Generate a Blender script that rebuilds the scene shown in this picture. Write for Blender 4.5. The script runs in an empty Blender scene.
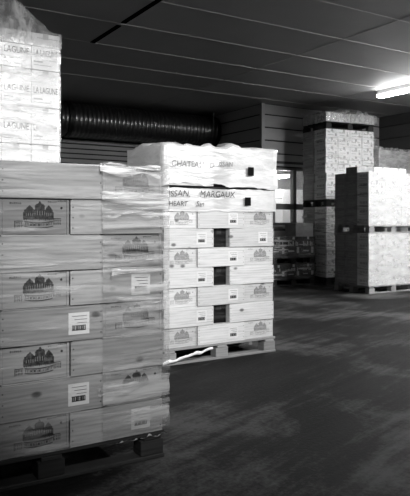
import bpy, bmesh, math, random
from mathutils import Vector, Matrix, noise
random.seed(7)
S = bpy.context.scene
C = S.collection
PI = math.pi
YAW = math.radians(31.8)          # the room is turned this much against the line of sight
EYE = 1.225
HC = 3.6                          # ceiling height

# ------------------------------------------------------------------ helpers
def box(bm, x0, x1, y0, y1, z0, z1, mi=0):
    v = [bm.verts.new(p) for p in ((x0,y0,z0),(x1,y0,z0),(x1,y1,z0),(x0,y1,z0),(x0,y0,z1),(x1,y0,z1),(x1,y1,z1),(x0,y1,z1))]
    for f in ((3,2,1,0),(4,5,6,7),(0,1,5,4),(1,2,6,5),(2,3,7,6),(3,0,4,7)):
        bm.faces.new([v[i] for i in f]).material_index = mi

def mesh(bm, smooth=False, bev=0.0, name='m'):
    if bev:
        bmesh.ops.bevel(bm, geom=list(bm.edges), offset=bev, segments=1, affect='EDGES', clamp_overlap=True)
    bmesh.ops.recalc_face_normals(bm, faces=bm.faces)
    me = bpy.data.meshes.new(name); bm.to_mesh(me); bm.free()
    if smooth:
        for p in me.polygons: p.use_smooth = True
    return me

def obj(name, me, mats, parent=None, loc=(0,0,0), rz=0):
    if isinstance(me, bmesh.types.BMesh): me = mesh(me)
    me.name = name
    if not me.materials:
        for m in (mats if isinstance(mats, (list, tuple)) else [mats]): me.materials.append(m)
    o = bpy.data.objects.new(name, me); C.objects.link(o)
    o.location = loc; o.rotation_euler = (0,0,rz)
    if parent: o.parent = parent
    return o

def tag(o, label, cat, group=None):
    o['label'] = label; o['category'] = cat
    if group: o['group'] = group
    return o

def thing(name, label, cat, loc=(0,0,0), rz=0, group=None):
    o = bpy.data.objects.new(name, None); C.objects.link(o)
    o.empty_display_size = .1
    o.location = loc; o.rotation_euler = (0,0,rz)
    return tag(o, label, cat, group)

KIDS = {}
def dup(root, loc, rz, label, group=None):
    def cp(o, parent):
        c = o.copy(); C.objects.link(c)
        if parent: c.parent = parent
        for k in [k for k in list(o.children)]: cp(k, c)
        return c
    r = cp(root, None); r.location = loc; r.rotation_euler = (0,0,rz); r['label'] = label
    if group: r['group'] = group
    return r

def struct(name, me, mats):
    o = obj(name, me, mats); o['kind'] = 'structure'; return o

# ------------------------------------------------------------------ materials
def nodes(name):
    m = bpy.data.materials.new(name); m.use_nodes = True
    nt = m.node_tree; b = nt.nodes['Principled BSDF']
    return m, nt, b
def N(nt, t, **kw):
    n = nt.nodes.new(t)
    for k, v in kw.items():
        if k in n.inputs: n.inputs[k].default_value = v
        else: setattr(n, k, v)
    return n
def ramp(nt, src, stops):
    r = nt.nodes.new('ShaderNodeValToRGB'); cr = r.color_ramp
    while len(cr.elements) < len(stops): cr.elements.new(.5)
    for e, (p, v) in zip(cr.elements, stops): e.position = p; e.color = (v,v,v,1)
    nt.links.new(src, r.inputs['Fac']); return r.outputs['Color']
def math_(nt, op, a, b=None, c=None):
    n = nt.nodes.new('ShaderNodeMath'); n.operation = op
    for i, x in enumerate((a,b,c)):
        if x is None: continue
        if isinstance(x, (int,float)): n.inputs[i].default_value = x
        else: nt.links.new(x, n.inputs[i])
    return n.outputs[0]
def coords(nt, scale, rnd=True):
    tc = N(nt, 'ShaderNodeTexCoord'); v = tc.outputs['Object']
    if rnd:
        oi = N(nt, 'ShaderNodeObjectInfo')
        va = N(nt, 'ShaderNodeVectorMath', operation='MULTIPLY_ADD')
        cx = N(nt, 'ShaderNodeCombineXYZ')
        for k in range(3): nt.links.new(oi.outputs['Random'], cx.inputs[k])
        nt.links.new(cx.outputs[0], va.inputs[0]); va.inputs[1].default_value = (37, 53, 71); nt.links.new(v, va.inputs[2]); v = va.outputs[0]
    mp = N(nt, 'ShaderNodeVectorMath', operation='MULTIPLY'); mp.inputs[1].default_value = scale
    nt.links.new(v, mp.inputs[0]); return mp.outputs[0]
def noise_(nt, vec, scale, detail=4, rough=.55, dist=0):
    n = N(nt, 'ShaderNodeTexNoise', Scale=scale, Detail=detail, Roughness=rough, Distortion=dist)
    nt.links.new(vec, n.inputs['Vector']); return n.outputs['Fac']
def bump(nt, b, h, strength, dist=.01):
    n = N(nt, 'ShaderNodeBump', Strength=strength, Distance=dist)
    nt.links.new(h, n.inputs['Height']); nt.links.new(n.outputs[0], b.inputs['Normal']); return n

def plain(name, v, rough=.6, metal=0, spec=.5, emit=0):
    m, nt, b = nodes(name)
    b.inputs['Base Color'].default_value = (v,v,v,1); b.inputs['Roughness'].default_value = rough
    b.inputs['Metallic'].default_value = metal; b.inputs['Specular IOR Level'].default_value = spec
    if emit:
        b.inputs['Emission Color'].default_value = (1,1,1,1); b.inputs['Emission Strength'].default_value = emit
    return m

def mottled(name, lo, hi, scale=(4,4,4), rough=.6, bmp=.1, spec=.4):
    m, nt, b = nodes(name)
    f = noise_(nt, coords(nt, scale), 1.0, 6, .6)
    nt.links.new(ramp(nt, f, [(.3, lo), (.7, hi)]), b.inputs['Base Color'])
    b.inputs['Roughness'].default_value = rough; b.inputs['Specular IOR Level'].default_value = spec
    if bmp: bump(nt, b, f, bmp)
    return m

def wood(name, lo, hi, var=.25, knots=True, rough=.65):
    m, nt, b = nodes(name)
    v = coords(nt, (1, 1, 1))
    st = N(nt, 'ShaderNodeVectorMath', operation='MULTIPLY'); st.inputs[1].default_value = (2.2, 2.2, 26)
    nt.links.new(v, st.inputs[0])
    # knots: distance field with rings around
    vo = N(nt, 'ShaderNodeTexVoronoi', Scale=1.0); sk = N(nt, 'ShaderNodeVectorMath', operation='MULTIPLY'); sk.inputs[1].default_value = (4.2, 4.2, 7)
    nt.links.new(v, sk.inputs[0]); nt.links.new(sk.outputs[0], vo.inputs['Vector'])
    d = vo.outputs['Distance']
    fine = noise_(nt, st.outputs[0], 1.6, 6, .65, .6)
    wv = N(nt, 'ShaderNodeTexWave', Scale=.55, Distortion=5.0, Detail=3.0); wv.bands_direction = 'Z'
    wv.inputs['Detail Scale'].default_value = .6
    nt.links.new(st.outputs[0], wv.inputs['Vector'])
    mix = math_(nt, 'ADD', math_(nt, 'MULTIPLY', fine, .88), math_(nt, 'MULTIPLY', wv.outputs['Fac'], .14))
    col = ramp(nt, mix, [(.22, lo), (.5, (lo+hi)/2*1.08), (.78, hi)])
    if knots:
        k = ramp(nt, d, [(.0, .0), (.07, .12), (.13, 1.0)])
        mm = N(nt, 'ShaderNodeMix', data_type='RGBA', blend_type='MULTIPLY'); mm.inputs[0].default_value = .8
        nt.links.new(col, mm.inputs[6]); nt.links.new(k, mm.inputs[7]); col = mm.outputs[2]
    oi = N(nt, 'ShaderNodeObjectInfo')
    g = math_(nt, 'MULTIPLY_ADD', oi.outputs['Random'], 2*var, 1-var)
    sc = N(nt, 'ShaderNodeVectorMath', operation='SCALE'); nt.links.new(col, sc.inputs[0]); nt.links.new(g, sc.inputs['Scale'])
    nt.links.new(sc.outputs[0], b.inputs['Base Color'])
    b.inputs['Roughness'].default_value = rough; b.inputs['Specular IOR Level'].default_value = .3
    bump(nt, b, fine, .12, .004)
    return m

def film(name, base, amp, scale=(2.5,2.5,14), white=.85, rough=.22, gloss=.10, bstr=.5, lo=.35, hi=.75):
    """clear stretch film: mostly see-through, milky where it bunches, glossy everywhere"""
    m, nt, b = nodes(name)
    v = coords(nt, scale)
    n1 = noise_(nt, v, 1.0, 5, .6, .4)
    n2 = noise_(nt, coords(nt, (scale[0]*.35, scale[1]*.35, scale[2]*.22)), 1.0, 3, .5, .2)
    f = math_(nt, 'MULTIPLY', ramp(nt, n1, [(lo,0),(hi,1)]), ramp(nt, n2, [(.35,.15),(.68,1)]))
    a = math_(nt, 'MULTIPLY_ADD', f, amp, base)
    a = math_(nt, 'MINIMUM', a, 1.0)
    b.inputs['Base Color'].default_value = (white,white,white,1); b.inputs['Roughness'].default_value = rough
    b.inputs['Specular IOR Level'].default_value = .6
    bp = bump(nt, b, n1, bstr, .02)
    tr = N(nt, 'ShaderNodeBsdfTransparent')
    mx = N(nt, 'ShaderNodeMixShader'); nt.links.new(a, mx.inputs[0]); nt.links.new(tr.outputs[0], mx.inputs[1]); nt.links.new(b.outputs[0], mx.inputs[2])
    gl = N(nt, 'ShaderNodeBsdfAnisotropic' if False else 'ShaderNodeBsdfGlossy', Roughness=rough); nt.links.new(bp.outputs[0], gl.inputs['Normal'])
    m2 = N(nt, 'ShaderNodeMixShader'); m2.inputs[0].default_value = gloss
    nt.links.new(mx.outputs[0], m2.inputs[1]); nt.links.new(gl.outputs[0], m2.inputs[2])
    out = nt.nodes['Material Output']; nt.links.new(m2.outputs[0], out.inputs['Surface'])
    return m

def ink(name, v, keep=.75):
    """stamped ink, patchy: lets the board show where it did not take"""
    m, nt, b = nodes(name)
    b.inputs['Base Color'].default_value = (v,v,v,1); b.inputs['Roughness'].default_value = .8; b.inputs['Specular IOR Level'].default_value = .1
    f = noise_(nt, coords(nt, (90,90,90)), 1.0, 3, .6)
    nt.links.new(ramp(nt, f, [(.3, keep*.55), (.6, keep)]), b.inputs['Alpha'])
    return m

M = {}
M['pine'] = wood('pine_board', .19, .43, .2)
M['pine_dark'] = wood('stained_pine_board', .12, .22, .12)
M['pine_bright'] = wood('clean_pine_board', .42, .70, .14)
M['pallet'] = wood('pallet_wood', .20, .36, .2, False, .8)
M['pallet_dark'] = wood('dark_pallet_wood', .018, .045, .2, False, .85)  # near-black pallet boards
M['ink'] = ink('stamp_ink', .03, .8)
M['ink_faint'] = ink('faded_stamp_ink', .08, .42)
M['paper'] = plain('label_paper', .72, .7)
M['black'] = plain('black_print', .012, .6)
M['marker'] = plain('felt_marker', .05, .7)
M['marker_faint'] = plain('faded_marker', .16, .7)
M['grey_print'] = plain('grey_print', .4, .7)
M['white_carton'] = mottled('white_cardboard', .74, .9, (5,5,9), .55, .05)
M['grey_or_shaded_carton'] = mottled('grey_or_shaded_cardboard', .24, .36, (5,5,9), .6, .05)  # grey cartons; on the shaded stack sides the grey is painted shade
M['dark_carton'] = mottled('dark_cardboard', .025, .06, (5,5,9), .5, .05)
M['gap_black'] = plain('gap_shade_black', .008, .8, 0, .1)
M['tape'] = plain('parcel_tape', .45, .25)
M['film_clear'] = film('stretch_film_clear', .0, .85, (2.0,2.0,22), .9, .22, .035, .35, .5, .72)
M['film_over'] = film('stretch_film_bunch_glare', .0, .8, (1.6,1.6,17), .92, .24, .14, .5, .46, .64)  # bunched overlap; its milky patches also stand in for glare
M['film_thin'] = film('stretch_film_single', .0, .12, (2.0,2.0,22), .9, .22, .02, .35, .5, .75)
M['film_pile'] = film('stretch_film_glossy', .12, .75, (2.6,2.6,11), .95, .22, .05, .6, .45, .7)
M['film_milky'] = film('stretch_film_many_layers', .48, .7, (3,3,12), .95, .3, .06, .6)
M['film_mid'] = film('stretch_film_few_layers', .2, .6, (4,4,12), .9, .25, .07)
M['film_tent'] = film('stretch_film_loose', .16, .75, (14,9,5), .85, .25, .12, .8)
M['black_film'] = plain('black_sticker_vinyl', .006, .8, 0, .05)
M['duct'] = plain('duct_foil', .16, .3, .85)
M['duct_dark'] = plain('duct_collar', .02, .5, .5)
M['steel'] = plain('galvanised_steel', .25, .45, .8)
M['housing'] = plain('lamp_housing', .30, .5)
M['tube'] = plain('lit_diffuser', .9, .5, 0, .5, 26)
M['frame'] = plain('painted_frame', .16, .5)
M['office_white'] = plain('office_white', .85, .5)
M['office_grey'] = plain('office_grey', .35, .6)

def floor_mat():
    m, nt, b = nodes('oily_concrete')
    v = coords(nt, (1,1,1), False)
    big = noise_(nt, v, .9, 8, .68, .5)
    ro = N(nt, 'ShaderNodeVectorRotate', rotation_type='Z_AXIS'); ro.inputs['Angle'].default_value = math.radians(-19); nt.links.new(v, ro.inputs['Vector'])
    def st(sc, d, ds):                              # tyre and pallet-truck streaks
        w = N(nt, 'ShaderNodeVectorMath', operation='MULTIPLY'); w.inputs[1].default_value = sc; nt.links.new(ro.outputs[0], w.inputs[0])
        return noise_(nt, w.outputs[0], 1.0, d, .65, ds)
    streak = st((.8, 9, 1), 5, .5); streak2 = st((.35, 2.6, 1), 3, .8)
    grit = noise_(nt, v, 38, 4, .7)
    s = math_(nt, 'ADD', math_(nt, 'MULTIPLY', big, .62), math_(nt, 'MULTIPLY', streak, .2))
    s = math_(nt, 'ADD', s, math_(nt, 'MULTIPLY', streak2, .2))
    s = math_(nt, 'ADD', s, math_(nt, 'MULTIPLY', grit, .20))
    nt.links.new(ramp(nt, s, [(.50, .002), (.60, .010), (.70, .075)]), b.inputs['Base Color'])
    nt.links.new(ramp(nt, math_(nt, 'MULTIPLY_ADD', grit, .4, math_(nt, 'MULTIPLY', big, .6)), [(.3, .5), (.7, .8)]), b.inputs['Roughness'])
    b.inputs['Specular IOR Level'].default_value = .10
    bump(nt, b, math_(nt, 'ADD', grit, streak), .25, .01)
    return m
M['floor'] = floor_mat()
M['ceiling'] = mottled('ceiling_sheet', .36, .42, (.8,.8,.8), .55, 0, .4)
M['ceil_joint'] = plain('ceiling_joint_strip', .44, .5)
M['ceil_slot'] = plain('open_joint', .004, .9, 0, 0)
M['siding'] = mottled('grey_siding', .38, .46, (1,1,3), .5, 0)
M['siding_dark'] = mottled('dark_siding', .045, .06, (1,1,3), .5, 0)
M['gap_shade'] = plain('painted_gap_shade', .02, .7)  # dark strips behind the siding gaps, shade painted as colour
M['plain_wall'] = mottled('back_plaster', .12, .16, (1,1,1), .8, 0)

# ------------------------------------------------------------------ setting
U0, U1, V0, V1 = -3.0, 11.0, -3.2, 12.3
PU, PV = 7.657, 10.17             # corner of the walled-off office
def bmx(*a):
    bm = bmesh.new(); box(bm, *a); return bm
struct('floor', bmx(U0-.15, U1+.15, V0-.15, V1+.15, -.1, 0), M['floor'])
struct('ceiling', bmx(U0-.15, U1+.15, V0-.15, V1+.15, HC, HC+.1), M['ceiling'])

def siding(a0, a1, z0, z1, pitch, face, pos, thick=.1, cut=None):
    """horizontal boards with a shadow gap; face 'y-' looks to -y at y=pos, 'x-' looks to -x at x=pos"""
    bm = bmesh.new()
    def B(p0, p1, q0, q1, d0, d1, mi=0):
        if p1-p0 < 1e-4 or q1-q0 < 1e-4: return
        if face == 'y-': box(bm, p0, p1, pos+d0, pos+d1, q0, q1, mi)
        else: box(bm, pos+d0, pos+d1, p0, p1, q0, q1, mi)
    spans = lambda q0, q1: [(a0, a1)] if not cut or q1 <= cut[2]+1e-6 or q0 >= cut[3]-1e-6 else [(a0, cut[0]), (cut[1], a1)]
    zs = []
    z = z0
    while z < z1-1e-4: zs.append((z, min(z+pitch, z1))); z += pitch
    out = []
    for q0, q1 in zs:
        cuts = sorted({q0, q1} | ({c for c in cut[2:4] if q0 < c < q1} if cut else set()))
        out += list(zip(cuts, cuts[1:]))
    for q0, q1 in out:
        for p0, p1 in spans(q0, q1):
            B(p0, p1, q0+.014, q1-.014, 0, thick)
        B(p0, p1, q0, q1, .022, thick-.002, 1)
    return bm
struct('wall_back', siding(U0, U1, 0, HC, .1, 'y-', V1), [M['siding'], M['gap_shade']])
struct('wall_right', siding(V0, V1, 0, HC, .28, 'x-', U1), [M['siding_dark'], M['gap_shade']])
struct('wall_left', bmx(U0-.1, U0, V0, V1, 0, HC), M['plain_wall'])
struct('wall_front', bmx(U0, U1, V0-.1, V0, 0, HC), M['plain_wall'])
WIN = (7.93, 9.25, 1.14, 2.32)
struct('wall_partition', siding(PU+.04, U1, 0, HC, .26, 'y-', PV, .1, WIN), [M['siding'], M['gap_shade']])
struct('wall_partition_side', siding(PV+.045, V1, 0, HC, .26, 'x-', PU, .1), [M['siding'], M['gap_shade']])
struct('trim_1', bmx(PU-.025, PU+.05, PV-.025, PV+.05, 0, HC), M['siding'])          # corner bead of the office
struct('trim_2', bmx(PU+.05, U1, PV-.03, PV, 2.40, 2.45), M['siding_dark'])            # band over the window

n = 3
for v in (1.36, 2.30, 3.24, 4.18, 5.12, 6.05, 6.98, 7.92, 8.86, 9.8):                   # ceiling sheets: cover strips
    struct('trim_%d' % n, bmx(U0, U1, v-.012, v+.012, HC-.006, HC+.002), M['ceil_joint']); n += 1
for u in (.38, 5.87, 8.62):
    struct('trim_%d' % n, bmx(u-.010, u+.010, V0, V1, HC-.004, HC+.002), M['ceil_joint']); n += 1
for a, b in ((5.95, 6.92), (7.04, 7.9)):                                                # the open joint
    struct('trim_%d' % n, bmx(3.11, 3.17, a, b, HC-.012, HC+.002), M['ceil_slot']); n += 1

# office window: frame, panes
bm = bmesh.new()
a0, a1, b0, b1 = WIN; y0, y1 = PV-.015, PV+.09
for (p0,p1,q0,q1) in ((a0,a0+.05,b0,b1),(a1-.05,a1,b0,b1),(a0,a1,b0,b0+.05),(a0,a1,b1-.05,b1),(8.46,8.54,b0,b1),(a0,a1,1.46,1.58)):
    box(bm, p0, p1, y0, y1, q0, q1)
w = struct('window_1', bm, M['frame'])
gl, nt, b = nodes('window_glass')
b.inputs['Base Color'].default_value = (.95,.95,.95,1); b.inputs['Roughness'].default_value = .05
b.inputs['Alpha'].default_value = .18
pane = obj('pane', bmx(a0+.03, a1-.03, PV+.04, PV+.046, b0+.03, b1-.03), gl, w)
obj('sill', bmx(a0-.05, a1+.05, PV-.06, PV+.0, b0-.035, b0), M['office_grey'], w)
# inside the office
struct('wall_office_back', bmx(PU+.1, U1, 11.95, 12.0, 0, 2.75), M['office_grey'])
struct('ceiling_office', bmx(PU+.1, U1, PV+.1, 11.95, 2.62, 2.7), M['office_grey'])
o = thing('pendant_light', 'lit strip lamp glowing inside the office behind the window', 'lamp', (8.62, 11.1, 2.16))
obj('diffuser', bmx(-.05,.05,-.55,.55,0,.06), plain('office_tube', .9, .5, 0, .5, 70), o); obj('housing', bmx(-.06,.06,-.57,.57,.06,.12), M['housing'], o)
for y in (-.4, .4): obj('suspension_rod', bmx(-.006,.006,y-.006,y+.006,.12,.46), M['steel'], o)
o = thing('office_cabinet', 'white cabinet standing inside the office, seen through window', 'cabinet', (9.35, 11.5, 0))
obj('body', mesh(bmx(-.3,.35,-.2,.25,0,1.95), bev=.01), M['office_white'], o); obj('door', mesh(bmx(-.28,.02,-.222,-.202,.05,1.92), bev=.006), M['office_white'], o); obj('door', mesh(bmx(.03,.33,-.222,-.202,.05,1.92), bev=.006), M['office_white'], o)
o = thing('office_post', 'slim white post standing behind the office window', 'post', (8.12, 10.9, 0))
obj('shaft', mesh(bmx(-.035,.035,-.035,.035,.0,2.6), bev=.004), M['office_white'], o); obj('base_plate', bmx(-.07,.07,-.07,.07,0,.012), M['office_grey'], o)
o = thing('notice_board', 'pale board leaning low inside the office beside white cabinet', 'board', (8.78, 11.2, 0))
obj('panel', mesh(bmx(-.22,.2,-.02,.02,0.0,1.72), bev=.005), M['office_white'], o); obj('edge_strip', bmx(-.225,.205,-.025,.025,1.72,1.75), M['office_grey'], o)

# ------------------------------------------------------------------ ventilation duct
def lathe(rings, seg=40):                     # rings along x: (x, r)
    bm = bmesh.new(); prev = None
    for x, r in rings:
        cur = [bm.verts.new((x, r*math.cos(2*PI*k/seg), r*math.sin(2*PI*k/seg))) for k in range(seg)]
        if prev:
            for k in range(seg): bm.faces.new((prev[k], prev[(k+1)%seg], cur[(k+1)%seg], cur[k]))
        prev = cur
    return bm
d = thing('ventilation_duct', 'big round ribbed ventilation duct running along under the ceiling', 'duct', (1.0, 11.93, 3.22))
rg = []; L = PU-1.0-.03; x = 0
while x < L:
    for f, r in ((0,.318),(.02,.332),(.06,.334),(.082,.320)): rg.append((x+f, r))
    x += .09
obj('duct_tube', mesh(lathe([q for q in rg if q[0] < L]), True), M['duct'], d)
for cx in (.02, 1.35, 3.2, L-.06): obj('joint_collar', mesh(lathe([(cx-.04,.30),(cx-.04,.345),(cx+.04,.345),(cx+.04,.30)]), False), M['duct_dark'], d)
for cx in (.7, 6.4):
    bm = bmesh.new(); box(bm, cx-.015, cx+.015, -.35, -.346, 0, .375); box(bm, cx-.015, cx+.015, .346, .35, 0, .375)
    for k in range(12):
        t0, t1 = PI+PI*k/12, PI+PI*(k+1)/12
        vs = [bm.verts.new((xx, .348*math.cos(t), .348*math.sin(t))) for xx, t in ((cx-.015,t0),(cx+.015,t0),(cx+.015,t1),(cx-.015,t1))]
        bm.faces.new(vs)
    obj('hanger_strap', bm, M['steel'], d)

# ------------------------------------------------------------------ ceiling lamps
def strip_lamp(u, v0, v1, label, power):
    t = thing('ceiling_light', label, 'lamp', (u, (v0+v1)/2, HC-.135), 0, 'strip lights on the ceiling')
    h = (v1-v0)/2
    bm = bmesh.new(); box(bm, -.07,.07,-h+.03,h-.03,0,.045)
    obj('diffuser', mesh(bm, bev=.012), plain('lit_diffuser', .9, .5, 0, .5, power), t)
    obj('housing', mesh(bmx(-.05,.05,-h,h,.045,.135), bev=.005), M['housing'], t)
    obj('end_cap', mesh(bmx(-.078,.078,-h-.01,-h+.03,-.004,.06), bev=.004), M['housing'], t)
    obj('end_cap', mesh(bmx(-.078,.078,h-.03,h+.01,-.004,.06), bev=.004), M['housing'], t)
    return t
strip_lamp(8.74, 6.6, 8.1, 'lit strip light on the ceiling above the double pallet in the corner', 45)
strip_lamp(8.74, 4.2, 5.7, 'added unseen strip light on the ceiling, next one along the same row', 370)  # added out of view, lights the far stacks
strip_lamp(8.74, 1.6, 3.1, 'added unseen strip light on the ceiling, third one along the same row', 380)  # another strip added out of view for brightness
strip_lamp(3.2, .1, 1.6, 'added unseen fill strip light on the ceiling before the big front stack', 12)  # fill strip added out of view near the front stack

def fill_spot_lamp(loc, target, power, angle, blend, label, rad=.12):  # spots added out of view to brighten single stacks
    t = thing('fill_spot_lamp', label, 'lamp', loc)
    q = (Vector(target)-Vector(loc)).to_track_quat('-Z', 'Y')
    bm = bmesh.new(); pr = None
    for (z, r) in ((.20,.05),(.18,.09),(0,.14),(0,.13),(.16,.08),(.17,.0)):
        cur = [bm.verts.new((max(r,.001)*math.cos(2*PI*k/24), max(r,.001)*math.sin(2*PI*k/24), z-.02)) for k in range(24)]
        if pr:
            for k in range(24): bm.faces.new((pr[k], pr[(k+1)%24], cur[(k+1)%24], cur[k]))
        pr = cur
    sh = obj('lamp_shade', mesh(bm, True), M['housing'], t); sh.rotation_mode = 'QUATERNION'; sh.rotation_quaternion = q
    obj('bracket', bmx(-.02,.02,-.02,.02,.12,HC-loc[2]), M['steel'], t)
    L = bpy.data.lights.new('fill_spot_bulb', 'SPOT'); L.energy = power; L.spot_size = angle; L.spot_blend = blend; L.shadow_soft_size = rad
    lo = bpy.data.objects.new('fill_spot_bulb', L); C.objects.link(lo); lo.parent = t; lo.rotation_mode = 'QUATERNION'; lo.rotation_quaternion = q
    return t
fill_spot_lamp((4.9, .9, 3.3), (3.15, 4.7, 1.6), 760, math.radians(58), 1.0, 'added unseen ceiling spot lamp over the aisle, aimed at the white-topped stack')

fill_spot_lamp((2.2, 1.5, 3.4), (1.4, 5.34, 2.35), 190, math.radians(36), .8, 'added unseen ceiling spot lamp over the front stack, aimed at the tall carton pile')
fill_spot_lamp((.6, -.9, 3.3), (1.56, 2.9, 1.60), 1150, math.radians(42), 1.0, 'added unseen ceiling spot lamp over the entrance, aimed at top of the front stack')

# ------------------------------------------------------------------ pallets
PAL = {}
def pallet(w, d, h, mat, loc, rz, label, shade='pallet'):
    key = (w, d, h, mat)
    if key in PAL:
        return dup(PAL[key], loc, rz, label)
    t = thing('pallet', label, 'pallet', loc, rz, 'wooden pallets under the stacks')
    m = M[mat]; th = h*.15; sk = h*.15; bt = h*.14; bl = h-th-sk-bt
    def P(nm, *a): obj(nm, mesh(bmx(*a), bev=.003), m, t)
    for k in range(5):
        c = -d/2+.06+k*(d-.12)/4; P('deck_board', -w/2, w/2, c-.055, c+.055, h-th, h)
    for k in range(3):
        c = -w/2+.07+k*(w-.14)/2; P('stringer_board', c-.05, c+.05, -d/2, d/2, h-th-bt, h-th-.0005)
    for j in range(3):
        cy = -d/2+.05+j*(d-.1)/2
        for k in range(3):
            c = -w/2+.07+k*(w-.14)/2; P('block', c-.065, c+.065, cy-.046, cy+.046, sk, sk+bl-.0005)
        P('skid_board', -w/2, w/2, cy-.05, cy+.05, 0, sk-.0005)
    PAL[key] = t
    return t

# ------------------------------------------------------------------ wine crates
CW, CL, CH = .3265, .4965, .1692
def emblem_bm(seed=0):
    """stamp on a crate end: a castle with towers over a ribbon, small lettering; drawn in the plane y = 0"""
    rnd = random.Random(seed); bm = bmesh.new(); k = .00077
    X = lambda x: (x-188)*k
    Z = lambda y: (250-y)*k
    def poly(p):
        bm.faces.new([bm.verts.new((X(x), 0, Z(y))) for x, y in p])
    def R(x0, x1, y0, y1): poly([(x0,y1),(x1,y1),(x1,y0),(x0,y0)])
    def wall(x0, x1, y0, y1, nw, sill=.35, wd=.5):          # masonry with light window slots
        R(x0, x1, y0, y0+(y1-y0)*.38); R(x0, x1, y0+(y1-y0)*.75, y1)
        st = (x1-x0)/nw
        for i in range(nw): R(x0+i*st+st*.1, x0+i*st+st*.9, y0+(y1-y0)*.38, y0+(y1-y0)*.75)
    wall(120, 186, 98, 150, 5); wall(186, 246, 78, 150, 4); wall(246, 296, 98, 150, 4)
    poly([(182,79),(250,79),(236,62),(196,62)]); poly([(204,62),(228,62),(216,44)])
    poly([(128,99),(180,99),(170,84),(138,84)]); poly([(140,84),(168,84),(154,70)])
    poly([(250,99),(292,99),(284,84),(256,84)]); poly([(258,84),(282,84),(270,70)])
    R(114, 122, 112, 150); R(294, 302, 112, 150); R(114, 302, 148, 158)
    for i in range(14): x = 118+i*13; R(x, x+7, 157, 157+rnd.uniform(3,8))
    # ribbon: two curved rules with letter-like strokes between them
    n = 16
    for off, th in ((-1,6),(29,6)):
        for i in range(n):
            t0, t1 = -1+2*i/n, -1+2*(i+1)/n
            y0, y1 = 176+off-10*t0*t0, 176+off-10*t1*t1
            poly([(210+88*t0, y0+th), (210+88*t1, y1+th), (210+88*t1, y1), (210+88*t0, y0)])
    for i in range(17):
        t = -.9+1.8*i/16; y = 183-10*t*t; x = 210+88*t
        R(x-4, x, y, y+17)
        if rnd.random() < .7: R(x-3, x+5, y+rnd.choice((0,7,14)), y+rnd.choice((0,7,14))*0+rnd.uniform(17,18) if False else y+3)
    # letter blocks beside the ribbon
    for (x0, x1, y0, y1, c) in ((62,112,165,208,2),(300,346,150,190,2)):
        R(x0, x1, y0, y0+5); R(x0, x0+5, y0, y1)
        for r in range(c):
            for i in range(4):
                x = x0+8+i*11; y = y0+9+r*18; R(x, x+5, y, y+13)
                if rnd.random() < .6: R(x+5, x+9, y, y+4)
    for (x0, x1, y0, h) in ((35,105,55,13),(265,318,46,10),(328,382,40,10)):
        x = x0
        while x < x1: R(x, x+4, y0, y0+h); R(x+4, x+8, y0+rnd.choice((0,.45))*h, y0+rnd.choice((0,.45))*0+y0*0+y0+h*.75 if False else y0+h*.7); x += 12
    poly([(351+8*math.cos(a*PI/5), 87-8*math.sin(a*PI/5)) for a in range(10)])
    return bm
def label_parts(parent, W=.105, H=.098):
    """paper label on the long side (local -x face), towards local -y"""
    yc, zc = -CL/2+.115, .088; x = -CW/2
    p = obj('paper_label', LBL['paper'], M['paper'], parent)
    obj('label_print', LBL['print'], M['black'], p)
    return p
def make_label_meshes():
    yc, zc, W, H = -CL/2+.125, .082, .105, .105; x = -CW/2-.0010
    a = bmesh.new(); box(a, x-.0006, x, yc-W/2, yc+W/2, zc-H/2, zc+H/2)
    b = bmesh.new(); x2 = x-.0008
    def R(y0, y1, z0, z1): box(b, x2-.0003, x2, yc+y0, yc+y1, zc+z0, zc+z1)
    for i in range(9): R(-.034+i*.0075, -.029+i*.0075+.0015*(i%3), -.034, -.008)
    R(-.034, .036, -.034, -.030); R(-.034, .036, -.012, -.008)
    for i in range(3): R(-.04, .035-.012*i, .034-.016*i, .0365-.016*i)
    return {'paper': mesh(a), 'print': mesh(b)}
LBL = make_label_meshes()
EMB = mesh(emblem_bm(3))
def add_nails(bm):
    for sx in (-1, 1):
        for z in (.03, .08, .13):
            for sy in (-1, 1):
                y = sy*(CL/2-.012)
                f = bm.faces.new([bm.verts.new((sx*(CW/2+.0004), y+.0035*math.cos(a*PI/4), z+.0035*math.sin(a*PI/4))) for a in range(8)]); f.material_index = 1
def crate_body():
    bm = bmesh.new(); t = .012; h = CH-.0062
    box(bm, -CW/2, -CW/2+t, -CL/2, CL/2, 0, h); box(bm, CW/2-t, CW/2, -CL/2, CL/2, 0, h)
    box(bm, -CW/2+t+.0006, CW/2-t-.0006, -CL/2+.0012, -CL/2+.018, 0.001, h); box(bm, -CW/2+t+.0006, CW/2-t-.0006, CL/2-.018, CL/2-.0012, 0.001, h)
    box(bm, -CW/2+t, CW/2-t, -CL/2+.018, CL/2-.018, .002, .010)
    bmesh.ops.bevel(bm, geom=list(bm.edges), offset=.0012, segments=1, affect='EDGES', clamp_overlap=True)
    add_nails(bm)
    return mesh(bm)
BODY = crate_body()
LID = mesh(bmx(-CW/2+.009, CW/2-.009, -CL/2+.009, CL/2-.009, CH-.0060, CH), bev=.0015)
PROTO = {}
def crate(loc, rz, label, group, tone='pine', emb=None, lab=False):
    key = (tone, emb, lab)
    if key in PROTO: return dup(PROTO[key], loc, rz, label, group)
    t = thing('wine_crate', label, 'crate', loc, rz, group)
    obj('body', BODY.copy(), [M[tone], M['black']], t); obj('lid', LID.copy(), M[tone], t)
    if emb: obj('printed_emblem', EMB.copy(), M[emb], t, (0, -CL/2+.0008, 0))
    if lab: label_parts(t)
    PROTO[key] = t
    return t

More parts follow.
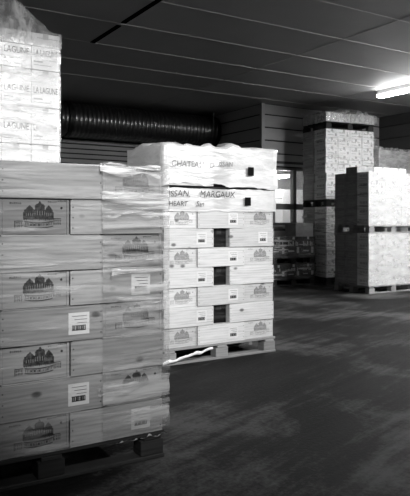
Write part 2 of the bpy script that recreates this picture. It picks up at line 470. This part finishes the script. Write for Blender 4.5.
ORD = ['bottom', 'second', 'third', 'fourth', 'fifth', 'sixth', 'seventh', 'eighth', 'ninth', 'tenth']
def from_top(i, n):
    return ['top layer', 'second layer from top', 'third layer from top', 'fourth layer from top', 'fourth layer from bottom', 'third layer from bottom', 'second layer from bottom', 'bottom layer'][i] if n == 8 else ('layer ' + ORD[i])

def text_mesh(s, size, wob=0.0, slant=.1, seed=0):
    cu = bpy.data.curves.new('t', 'FONT'); cu.body = s; cu.size = size; cu.shear = slant; cu.resolution_u = 3
    o = bpy.data.objects.new('t', cu); C.objects.link(o)
    bpy.context.view_layer.update()
    me = bpy.data.meshes.new_from_object(o.evaluated_get(bpy.context.evaluated_depsgraph_get()))
    bpy.data.objects.remove(o); bpy.data.curves.remove(cu)
    for v in me.vertices:
        x, y = v.co.x, v.co.y
        v.co = Vector((x+wob*noise.noise(Vector((x*14, y*14, seed))), 0, y+wob*noise.noise(Vector((x*11, y*11, seed+9)))))
    me.materials.clear()
    return me
# ------------------------------------------------------------------ cartons
CART = {}
def carton(w, d, h, mat, loc, rz, label, group, kind='plain'):
    """cardboard box, front looks to local -y, base at z = 0"""
    key = (w, d, h, mat, kind)
    if key in CART: return dup(CART[key], loc, rz, label, group)
    t = thing('carton', label, 'box', loc, rz, group)
    obj('body', mesh(bmx(-w/2,w/2,-d/2,d/2,0,h), bev=.004), M[mat], t)
    bm = bmesh.new(); box(bm, -.025,.025,-d/2-.0008,d/2+.0008,h-.001,h+.0006); box(bm, -.025,.025,-d/2-.0008,-d/2-.0002,h-.05,h)
    obj('packing_tape', bm, M['black'] if mat == 'gap_black' else M['tape'], t)
    if kind.startswith('text:'):
        o = obj('printed_name', text_mesh(kind[5:], .078, 0, 0), M['black'], t); mw = max(v.co.x for v in o.data.vertices)
        o.scale = (w*.86/mw, 1, 1); o.location = (-w*.43, -d/2-.001, h*.38)
        bm = bmesh.new(); box(bm, -w*.42, -w*.1, -d/2-.0008, -d/2-.0002, h*.2, h*.24); box(bm, -w*.42, w*.2, -d/2-.0008, -d/2-.0002, h*.12, h*.14); box(bm, -w*.3, w*.42, -d/2-.0008, -d/2-.0002, h*.86, h*.88)
        obj('printed_lines', bm, M['grey_print'], t)
    elif kind != 'plain':
        bm = bmesh.new(); e = .0006; r = random.Random(kind)
        for i in range(7):
            x = -w*.36+i*w*.1
            if r.random() < .75: box(bm, x, x+w*.06, -d/2-e, -d/2, h*.55, h*.55+h*r.uniform(.08,.25))
        box(bm, -w*.36, w*r.uniform(-.2,.12), -d/2-e, -d/2, h*.28, h*.34); box(bm, w*.22, w*.38, -d/2-e, -d/2, h*.2, h*.5)
        for i in range(5): y = -d*.34+i*d*.13; box(bm, -w/2-e, -w/2, y, y+d*.08, h*.45, h*.7)
        box(bm, -w/2-e, -w/2, -d*.34, d*.3, h*.22, h*.28)
        obj('printed_marks', bm, M['grey_print'], t)
    CART[key] = t
    return t

# front stack: u .378-1.538, front at v = 2.894
FU, FV, PH = 1.538, 2.894, .141
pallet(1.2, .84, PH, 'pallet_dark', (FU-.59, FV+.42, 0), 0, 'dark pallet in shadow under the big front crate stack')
front = [  # from the top: (corner crate is an end?, tone/print/label of corner crate, of next, of outer)
    (1, ('pine','ink_faint',0), ('pine',None,0)),
    (0, ('pine',None,0), ('pine_dark','ink',0)),
    (1, ('pine','ink',0), ('pine',None,0)),
    (0, ('pine',None,1), ('pine','ink',0)),
    (1, ('pine','ink',0), ('pine',None,1)),
    (0, ('pine',None,0), ('pine','ink',0)),
    (1, ('pine','ink',0), ('pine',None,1)),
    (0, ('pine',None,1), ('pine','ink',0)),
]
def lay(u, v, z, end, spec, label, group, jit=.003):
    """put a crate with its viewer-side front at v and its +u end at u; returns the new u"""
    w = .33 if end else .5
    dv = (CL if end else CW)/2 + random.uniform(0, jit) + (.011 if end else 0)
    crate((u-w/2, v+dv, z), 0 if end else PI/2, label, group, *spec)
    return u-w
for i, (ce, s0, s1) in enumerate(front):
    z = PH + (7-i)*.17
    u = FU + random.uniform(-.002,.002)
    ln = from_top(i, 8)
    def nm(end, spec, where):
        if end: return 'crate end with %scastle stamp, %s, front stack, %s' % ('faded ' if spec[1]=='ink_faint' else 'dark ' if spec[0]=='pine_dark' else '', where, ln)
        return 'pale crate, long side%s, %s, front stack, %s' % (' with paper label' if spec[2] else '', where, ln)
    G = 'wine crates in the front stack'
    u = lay(u, FV, z, ce, s0, nm(ce, s0, 'aisle end'), G)
    u = lay(u, FV, z, not ce, s1, nm(not ce, s1, 'middle'), G)
    lay(u, FV, z, 1, ('pine','ink',0), nm(1, ('pine','ink',0), 'outer end'), G)

# middle stack: u 2.50-3.67, front at v = 4.69
MU, MV = 3.668, 4.69
pallet(1.2, .84, PH, 'pallet', (MU-.585, MV+.41, 0), 0, 'pale wooden pallet under the white-topped middle stack, film scraps hanging over it')
MG = 'wine crates in the middle stack'
for i in range(10):
    z = PH + i*.17 + (.030 if i >= 8 else 0)
    ln = ('bottom' if i == 0 else 'top' if i == 9 else ORD[i]) + ' layer' + ('' if i in (0, 9) else ' up')
    A = 'of middle stack'
    if i in (0, 2, 4, 6):
        u = lay(MU, MV, z, 1, ('pine_bright','ink_faint',0), 'pale crate end with castle stamp, aisle end %s, %s' % (A, ln), MG)
        u = lay(u-.004, MV, z, 0, ('pine_bright',None,1), 'pale crate long side with paper label, centre %s, %s' % (A, ln), MG)
        lay(u-.004, MV, z, 1, ('pine_bright','ink_faint',0), 'pale crate end with castle stamp, duct end %s, %s' % (A, ln), MG)
    else:
        lay(MU, MV, z, 0, ('pine_bright',None,1 if i == 5 else 0), 'pale crate long side, aisle side of the dark gap, %s %s' % (ln, A), MG)
        lay(MU-.668, MV, z, 0, ('pine_bright',None,1 if i < 7 else 0), 'pale crate long side, duct side of the dark gap, %s %s' % (ln, A), MG)
    # the crates behind, which carry the depth of the stack
    if i in (0, 2, 4, 6):
        crate((MU-.25, MV+.517+CW/2+.003, z), PI/2, 'pale crate in the rear row of middle stack, hidden from the aisle', MG, 'pine_bright', None, False)
        crate((MU-.92, MV+.517+CW/2+.003, z), PI/2, 'pale crate in the rear row of middle stack, hidden from the aisle', MG, 'pine_bright', None, False)
    else:
        carton(.158, .29, .166, 'gap_black', (MU-.5835, MV+.05+.145, z), 0, 'black box added as shade in the gap between crates, %s %s' % (ln, A), 'black boxes added as gap shade', 'plain')  # box added so the empty gap reads black, as shade
        if i < 8: crate((MU-1.003, MV+.345+.25, z), 0, 'pale crate in the rear row of middle stack, hidden from the aisle', MG, 'pine_bright', None, False)
        for q in (0, 1) if i >= 8 else ():
            crate((MU-.25-.668*q, MV+.335+CW/2+.003, z), PI/2, 'pale crate in the rear row of middle stack, hidden from the aisle', MG, 'pine_bright', None, False)
o = obj('slit_shade_sheet', bmx(-.57,.57,-.38,.38,0,.027), M['black']); o.location = (MU-.585, MV+.42, PH+8*.17+.001)  # black sheet put in as the shade of the slit
tag(o, 'dark sheet added as shade between two upper layers of middle stack', 'sheet')

# ------------------------------------------------------------------ stretch film
def film_wrap(name, corners, z0, z1, mat, label, amp=.006, off=.006, rag_top=.0, rag_bot=.0, top=None, seed=0, loc=(0,0,0), rz=0, step=.03, tag_it=True, parent=None, crease=0):
    """a sheet that follows the corner points (x, y), z0 to z1, standing off outward (to the right hand of the walking direction) with wrinkles"""
    bm = bmesh.new(); cols = []
    def wr(s, z):
        if crease: return crease*(1+.8*noise.noise(Vector((s*3+seed, z*34+6*noise.noise(Vector((s*2.2, z*3, seed))), 1.1)))+.5*noise.noise(Vector((s*7, z*70+s*9, seed))))
        return amp*(1+noise.noise(Vector((s*3.1+seed, z*9, seed*1.7)))+.5*noise.noise(Vector((s*11, z*25+seed, 3.3))))
    s = 0; path = []
    for i in range(len(corners)-1):
        a, b = Vector(corners[i]), Vector(corners[i+1]); d = b-a; l = d.length; d /= l; nrm = Vector((d.y, -d.x))
        nn = max(2, int(l/step))
        for k in range(nn+(1 if i == len(corners)-2 else 0)):
            p = a + d*(l*k/nn)
            n2 = nrm
            if k == 0 and i > 0:
                dp = (a-Vector(corners[i-1])).normalized(); n2 = (nrm+Vector((dp.y,-dp.x)))
            path.append((p, n2, s+l*k/nn))
        s += l
    nz = max(2, int((z1-z0)/step))
    for p, nr, ss in path:
        za = z0 + rag_bot*noise.noise(Vector((ss*9, seed, 5.5))); zb = z1 + rag_top*max(0, .35+noise.noise(Vector((ss*8, seed, 8.5)))+.6*noise.noise(Vector((ss*27, seed, 2.5))))
        col = []
        for j in range(nz+1):
            z = za+(zb-za)*j/nz; q = p + nr*(off+wr(ss, z))
            col.append(bm.verts.new((q.x, q.y, z)))
        if top:                                       # folded over onto the top
            ctr = Vector(top)
            for f in (.18, .45):
                q = p+(ctr-p)*f; col.append(bm.verts.new((q.x, q.y, zb+.012*(1-f)+.02*abs(noise.noise(Vector((q.x*7, q.y*7, seed)))))))
        cols.append(col)
    for a, b in zip(cols, cols[1:]):
        for j in range(len(a)-1): bm.faces.new((a[j], b[j], b[j+1], a[j+1]))
    o = obj(name, mesh(bm, True), M[mat], parent, loc, rz)
    if tag_it: tag(o, label, 'film')
    return o
def film_tent(name, x0, x1, y0, y1, z, hf, mat, label, loc=(0,0,0), rz=0, n=26, skirt=.05):
    bm = bmesh.new(); g = []; F = [0, .002]+[k/n for k in range(1, n)]+[.998, 1]; n += 2
    for i in range(n+1):
        r = []
        for j in range(n+1):
            fx, fy = F[i], F[j]; x, y = x0+(x1-x0)*fx, y0+(y1-y0)*fy
            e = min(fx, 1-fx, fy, 1-fy)
            zz = z+hf(fx, fy)
            if e == 0: zz = z-skirt
            r.append(bm.verts.new((x, y, zz)))
        g.append(r)
    for i in range(n):
        for j in range(n): bm.faces.new((g[i][j], g[i+1][j], g[i+1][j+1], g[i][j+1]))
    o = obj(name, mesh(bm, True), M[mat], None, loc, rz)
    return tag(o, label, 'film')

# front stack film: a tail round the aisle end, and a thin pass over the whole front
fw = film_wrap('stretch_film', [(FU-1.16, FV), (FU, FV), (FU, FV+.5)], PH+.003, PH+8*.17-.0, 'film_clear', 'thin glossy stretch film wrapped round the big front stack', .004, .006, .006, .0, seed=1)
film_wrap('film_overlap', [(FU-.345, FV-.012), (FU+.012, FV-.012), (FU+.012, FV+.4)], PH+.02, PH+8*.17+.008, 'film_over', '', .006, .008, .012, .03, seed=9, tag_it=False, parent=fw, crease=.0045, step=.011)
M['film_glare'] = film('stretch_film_glare', .0, 1.3, (3.0,3.0,42), .95, .2, .08, .6, .44, .64)  # white streaked bands, glare painted onto the front film
for a, b, q0, q1 in ((.35, 0, 1.235, 1.365), (.36, .03, 1.455, 1.50), (.30, 0, .955, 1.02), (.27, .0, .80, .835), (.37, .0, .38, .41)):
    film_wrap('film_glare', [(FU-a, FV-.017), (FU-b+.014*(b == 0), FV-.017)], q0, q1, 'film_glare', '', .006, .008, .016, .03, seed=q0*9, tag_it=False, parent=fw, crease=.004, step=.010)
bm = bmesh.new(); prev = None
for i in range(30):
    f = i/29; x = FU-.27+f*.285; y = FV-.016-.008*noise.noise(Vector((f*14, 2, 1))); z = PH-.016+.009*noise.noise(Vector((f*7, 5, 1))); h = .002+.018*max(0, noise.noise(Vector((f*15, 1, 7)))+.1)
    cur = [bm.verts.new((x, y, z)), bm.verts.new((x, y-.004, z+h))]
    if prev: bm.faces.new((prev[0], cur[0], cur[1], prev[1]))
    prev = cur
M['film_scrap'] = plain('bunched_film', .85, .35)
obj('film_tail', mesh(bm), M['film_scrap'], fw)

# middle stack film
film_wrap('stretch_film', [(MU-1.165, MV+.8), (MU-1.165, MV), (MU, MV), (MU, MV+.6)], PH+.003, PH+7*.17, 'film_thin', 'clear stretch film round the lower layers of white-topped middle stack', .003, .005, 0, .0, seed=4)
M['film_low'] = film('stretch_film_doubled', .45, .45, (3,3,16), .95, .3, .05, .5)
w8 = film_wrap('stretch_film', [(MU-1.165, MV+.8), (MU-1.165, MV), (MU, MV), (MU, MV+.6)], PH+7*.17-.02, PH+8*.17+.004, 'film_low', 'milky band of film with marker writing below the torn slit', .004, .008, .008, .01, seed=5)
w9 = film_wrap('stretch_film', [(MU-1.175, MV+.67), (MU-1.175, MV-.004), (MU+.004, MV-.004), (MU+.004, MV+.66)], PH+8*.17+.036, PH+10*.17+.034, 'film_milky', 'thick white film round the top two layers of middle stack', .008, .01, .04, .045, top=(MU-.58, MV+.35), seed=6)

yq = MV-.040
def sticker(parent, u, z, w, h, y=yq):
    obj('black_sticker', bmx(u-w/2, u+w/2, y-.001, y, z-h/2, z+h/2), M['black_film'], parent)
sticker(w9, 3.375, 1.675, .066, .078); sticker(w8, 3.350, 1.402, .066, .075, MV-.027)
for par, s, sz, u, z, y in ((w9,'CHATEAU',.07,2.55,1.69,yq),(w9,'D',.07,2.93,1.69,yq),(w9,'ISSAN',.06,3.02,1.71,yq),(w8,'ISSAN,',.075,2.53,1.435,MV-.027),(w8,'MARGAUX',.075,2.84,1.435,MV-.027),(w8,'HEART',.06,2.53,1.355,MV-.027),(w8,'San',.06,2.80,1.355,MV-.027)):
    o = obj('marker_lettering', text_mesh(s, sz, .008, .12, len(s)), M['marker'] if par is w8 else M['marker_faint'], par); o.location = (u, y, z)
# scraps of film at the foot of the middle stack
bm = bmesh.new(); prev = None
for i in range(40):
    f = i/39; x = MU-1.2+f*.5; nz = noise.noise(Vector((f*6, 3, 1))); z = .015+.085*f+.012*nz; y = MV-.03-.02*abs(nz); h = .02+.035*abs(noise.noise(Vector((f*5, 7, 3))))
    cur = [bm.verts.new((x, y, z)), bm.verts.new((x, y-.012, z+h*.5)), bm.verts.new((x, y, z+h))]
    if prev:
        for j in range(2): bm.faces.new((prev[j], cur[j], cur[j+1], prev[j+1]))
    prev = cur
o = obj('film_scrap', mesh(bm, True), M['film_scrap']); tag(o, 'twisted white scrap of film hanging over the middle pallet corner', 'film')

# tall pile behind the front stack, at its +u end u = 1.82, v = 5.34
TU, TV = 1.82, 5.34
LH = .314
for base, tier in ((0, 'lower'), (.141+4*.32, 'upper')):
    pallet(1.0, .8, .141, 'pallet', (TU-.5, TV+.4, base), 0, '%s pallet of the tall white carton pile behind front stack' % tier)
    for L in range(4):
        for c in range(4):
            z = base+.141+L*.32
            tx = 'LAGUNE' if c else 'LA LAGUNE'
            if tier == 'upper' and c < 2:
                lb = 'white carton, %s column, %s layer of the tall pile behind front stack' % ('edge' if c == 0 else 'inner', ['lowest visible','middle','upper printed','top'][L])
            else: lb = 'white carton inside the tall carton pile, covered by the front stack'
            carton(.248, .33, LH, 'white_carton', (TU-.125-.25*c, TV+.166+random.uniform(0,.006), z), 0, lb, 'cartons in the tall pile', 'text:'+tx)
TT = .141*2+8*.32
film_wrap('stretch_film', [(TU-1.0, TV+.7), (TU-1.0, TV), (TU, TV), (TU, TV+.7)], .141+1.28+.1, TT-.13, 'film_pile', 'glossy white film round the tall carton pile behind front stack', .003, .004, seed=12)
def hf(fx, fy):
    d = fx-.635
    h = .30*max(0, 1-d/.37) if d > 0 else .30-.28*(-d)
    e = min(1, fy*7, (1-fy)*2.2, (1-fx)*9+.02, fx*5)
    a = math.atan2(fy-.15, d)
    return max(.004, h*e*(.91+.09*math.sin(a*11)+.06*math.sin(a*27+1)) + .02*e*noise.noise(Vector((fx*9, fy*9, 4)))) + .004
film_tent('film_cover', TU-1.02, TU+.012, TV-.016, TV+.72, TT, hf, 'film_tent', 'loose film gathered to a peak over the tall carton pile', n=44, skirt=.12)

# double pallet under the strip light: corner at u 7.876, v 7.508
DU, DV = 7.876, 7.508
DG = 'cartons on the double pallet'
for base, tier, h in ((0, 'lower', .147), (.131+6*.148, 'upper', .15)):
    pallet(1.2, .84, .13, 'pallet', (DU+.6, DV+.41, base), 0, '%s pallet of the bright double pallet below the strip light' % tier)
    for L in range(6):
        z = base+.131+L*(h+.001)
        ln = 'top row' if L == 5 else ORD[L]+' row'
        for c in range(3):
            cn = ['corner', 'middle', 'outer'][c]
            carton(.397, .266, h, 'white_carton', (DU+.2+.4*c+random.uniform(-.002,.002), DV+.134+random.uniform(0,.003), z), 0,
                   'white carton, %s column of lit face, %s, %s half of double pallet' % (cn, ln, tier), DG, 'marks%d' % random.randrange(4))
        for k in (1, 2):
            carton(.397, .266, h, 'grey_or_shaded_carton', (DU+.2+random.uniform(-.003,.003), DV+.134+.27*k, z), 0,
                   'carton greyed as shade, %s column of shaded side, %s, %s half of double pallet' % (['','second','rear'][k], ln, tier), DG, 'marks%d' % random.randrange(4))
    zt = base+.131+6*(h+.001)
    film_wrap('stretch_film', [(DU+.2, DV+.815), (DU-.002, DV+.815), (DU-.002, DV)], base+.133, zt-.01, 'film_clear', 'thin film on shaded side of the %s half of double pallet' % tier, .003, .006, seed=20+base)
    film_wrap('stretch_film', [(DU-.004, DV-.002), (DU+1.2, DV-.002), (DU+1.2, DV+.5)], base+.133, zt-.006, 'film_mid', 'white shining film on lit face of the %s half of double pallet' % tier, .004, .006, .005, .0, seed=23+base)
    DT = zt
carton(.397, .266, .1, 'grey_or_shaded_carton', (DU+.22, DV+.42, DT+.001), 0, 'single flat grey carton lying on top of the double pallet', DG, 'marks%d' % random.randrange(4))
for k, w in ((0, 'inner'), (1, 'outer')):
    carton(.397, .266, .11, 'white_carton', (DU+.62+.41*k, DV+.40, DT+.001), 0, 'flat white carton on top of the double pallet, %s of two' % w, DG, 'marks%d' % random.randrange(4))

# tower reaching the ceiling
def rot(o, a, x, y): return (o[0]+x*math.cos(a)-y*math.sin(a), o[1]+x*math.sin(a)+y*math.cos(a))
AO, AR = (8.335, 9.03), math.radians(-6)
tiers = ((0, 8, 'lower'), (.141+8*.17, 8, 'middle'), (.282+16*.17, 1, 'upper'))
for base, nl, tier in tiers:
    p = rot(AO, AR, .585, .4)
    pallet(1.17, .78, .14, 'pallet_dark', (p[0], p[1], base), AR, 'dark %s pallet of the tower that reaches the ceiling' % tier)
    for L in range(nl):
        z = base+.141+L*.17; ln = ORD[L]+' layer' if nl > 1 else 'only layer'
        jx = random.uniform(-.022, .015)
        for c in range(4):
            p = rot(AO, AR, .146+.292*c+jx, .19+random.uniform(-.01,.006))
            carton(.288, .376, .168, 'white_carton', (p[0], p[1], z), AR, 'white carton, %s column of lit face, %s, %s tier, ceiling-high tower' % (['corner','second','third','outer'][c], ln, tier), 'cartons in the tower', 'marks%d' % random.randrange(4))
        p = rot(AO, AR, .146+jx, .575)
        carton(.288, .376, .168, 'grey_or_shaded_carton', (p[0], p[1], z), AR, 'carton greyed as shade, shaded side, %s, %s tier of ceiling-high tower' % (ln, tier), 'cartons in the tower', 'marks%d' % random.randrange(4))
    zt = base+.141+nl*.17
    q = [rot(AO, AR, x, y) for x, y in ((-.03,.77),(-.03,-.022),(1.2,-.022),(1.2,.6))]
    film_wrap('stretch_film', q, base+.143, zt, 'film_clear' if nl > 1 else 'film_tent', 'thin film wrapped round the %s tier of ceiling-high tower' % tier, .004, .004, .008, .0, seed=31+base)
AT = zt
film_tent('film_cover', -.01, 1.17, .0, .75, AT+.004, lambda fx, fy: .008+.07*abs(noise.noise(Vector((fx*5, fy*4, 2.2))))+.05*max(0, math.sin(fx*PI)), 'film_tent', 'crumpled film sticking up on top of the ceiling-high tower', (AO[0], AO[1], 0), AR, 24, .0)

# stack in the corner behind the double pallet
KU, KV = 9.74, 9.0
for base, tier in ((0, 'lower'), (.141+4*.3, 'upper')):
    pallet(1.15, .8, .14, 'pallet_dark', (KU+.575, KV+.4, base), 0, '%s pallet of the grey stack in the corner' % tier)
    for L in range(4):
        for c in range(3):
            carton(.378, .376, .298, 'grey_or_shaded_carton', (KU+.19+.382*c, KV+.19+random.uniform(0,.01), base+.141+L*.3), 0,
                   'grey carton in the corner stack, %s column, %s layer, %s pallet' % (['edge','middle','wall'][c], ORD[L], tier), 'cartons in the corner stack', 'marks%d' % random.randrange(4))
KT = .282+8*.3
film_wrap('stretch_film', [(KU, KV+.7), (KU, KV), (KU+1.15, KV)], .141+1.2+.15, KT-.01, 'film_mid', 'streaked film round the grey stack in the corner', .008, .006, seed=44)
film_tent('film_cover', KU-.01, KU+1.16, KV-.015, KV+.4, KT+.004, lambda fx, fy: .02+.09*abs(noise.noise(Vector((fx*6, fy*4, 7.2)))), 'film_tent', 'loose film crumpled over top of the corner stack', n=24, skirt=.01)

# dark pile below the office window
EU, EV = 7.2, 9.28
for base, tier, h in ((0, 'lower', .27), (.131+.272, 'upper', .39)):
    pallet(1.08, .8, .13, 'pallet_dark', (EU+.54, EV+.4, base), 0, '%s dark pallet of the low pile below the office window' % tier)
    for c in range(3):
        carton(.356, .386, h, 'dark_carton', (EU+.18+.36*c, EV+.2, base+.131), 0, 'dark carton of low pile below the office window, %s layer, %s' % (tier, ['duct end','middle','tower end'][c]), 'cartons in the dark pile', 'marks%d' % random.randrange(4))
    film_wrap('stretch_film', [(EU, EV+.4), (EU, EV), (EU+1.08, EV), (EU+1.08, EV+.4)], base+.133, base+.13+h, 'film_clear', 'thin film over the %s layer of dark low pile' % tier, .006, .006, seed=51+base)
carton(.44, .32, .26, 'grey_or_shaded_carton', (EU+.84, EV+.2, .131*2+.272+.392), 0, 'plain grey carton standing on the dark pile below office window', 'cartons in the dark pile', 'plain')

# ------------------------------------------------------------------ world, camera
wd = bpy.data.worlds.new('world'); S.world = wd; wd.use_nodes = True
wd.node_tree.nodes['Background'].inputs['Color'].default_value = (0,0,0,1)
cam = bpy.data.cameras.new('camera'); co = bpy.data.objects.new('camera', cam); C.objects.link(co)
co.location = (0, 0, EYE); co.rotation_euler = (PI/2, 0, -YAW)
cam.sensor_width = 36; cam.lens = 630/496*36; cam.shift_y = -27/496; cam.clip_start = .05; cam.clip_end = 60
S.camera = co
S.view_settings.view_transform = 'Standard'; S.view_settings.look = 'None'; S.view_settings.gamma = 1
S.view_settings.exposure = 0.0
S.cycles.transparent_max_bounces = 24; S.cycles.max_bounces = 8; S.cycles.diffuse_bounces = 5
S.cycles.caustics_reflective = False; S.cycles.caustics_refractive = False
S.cycles.use_denoising = True
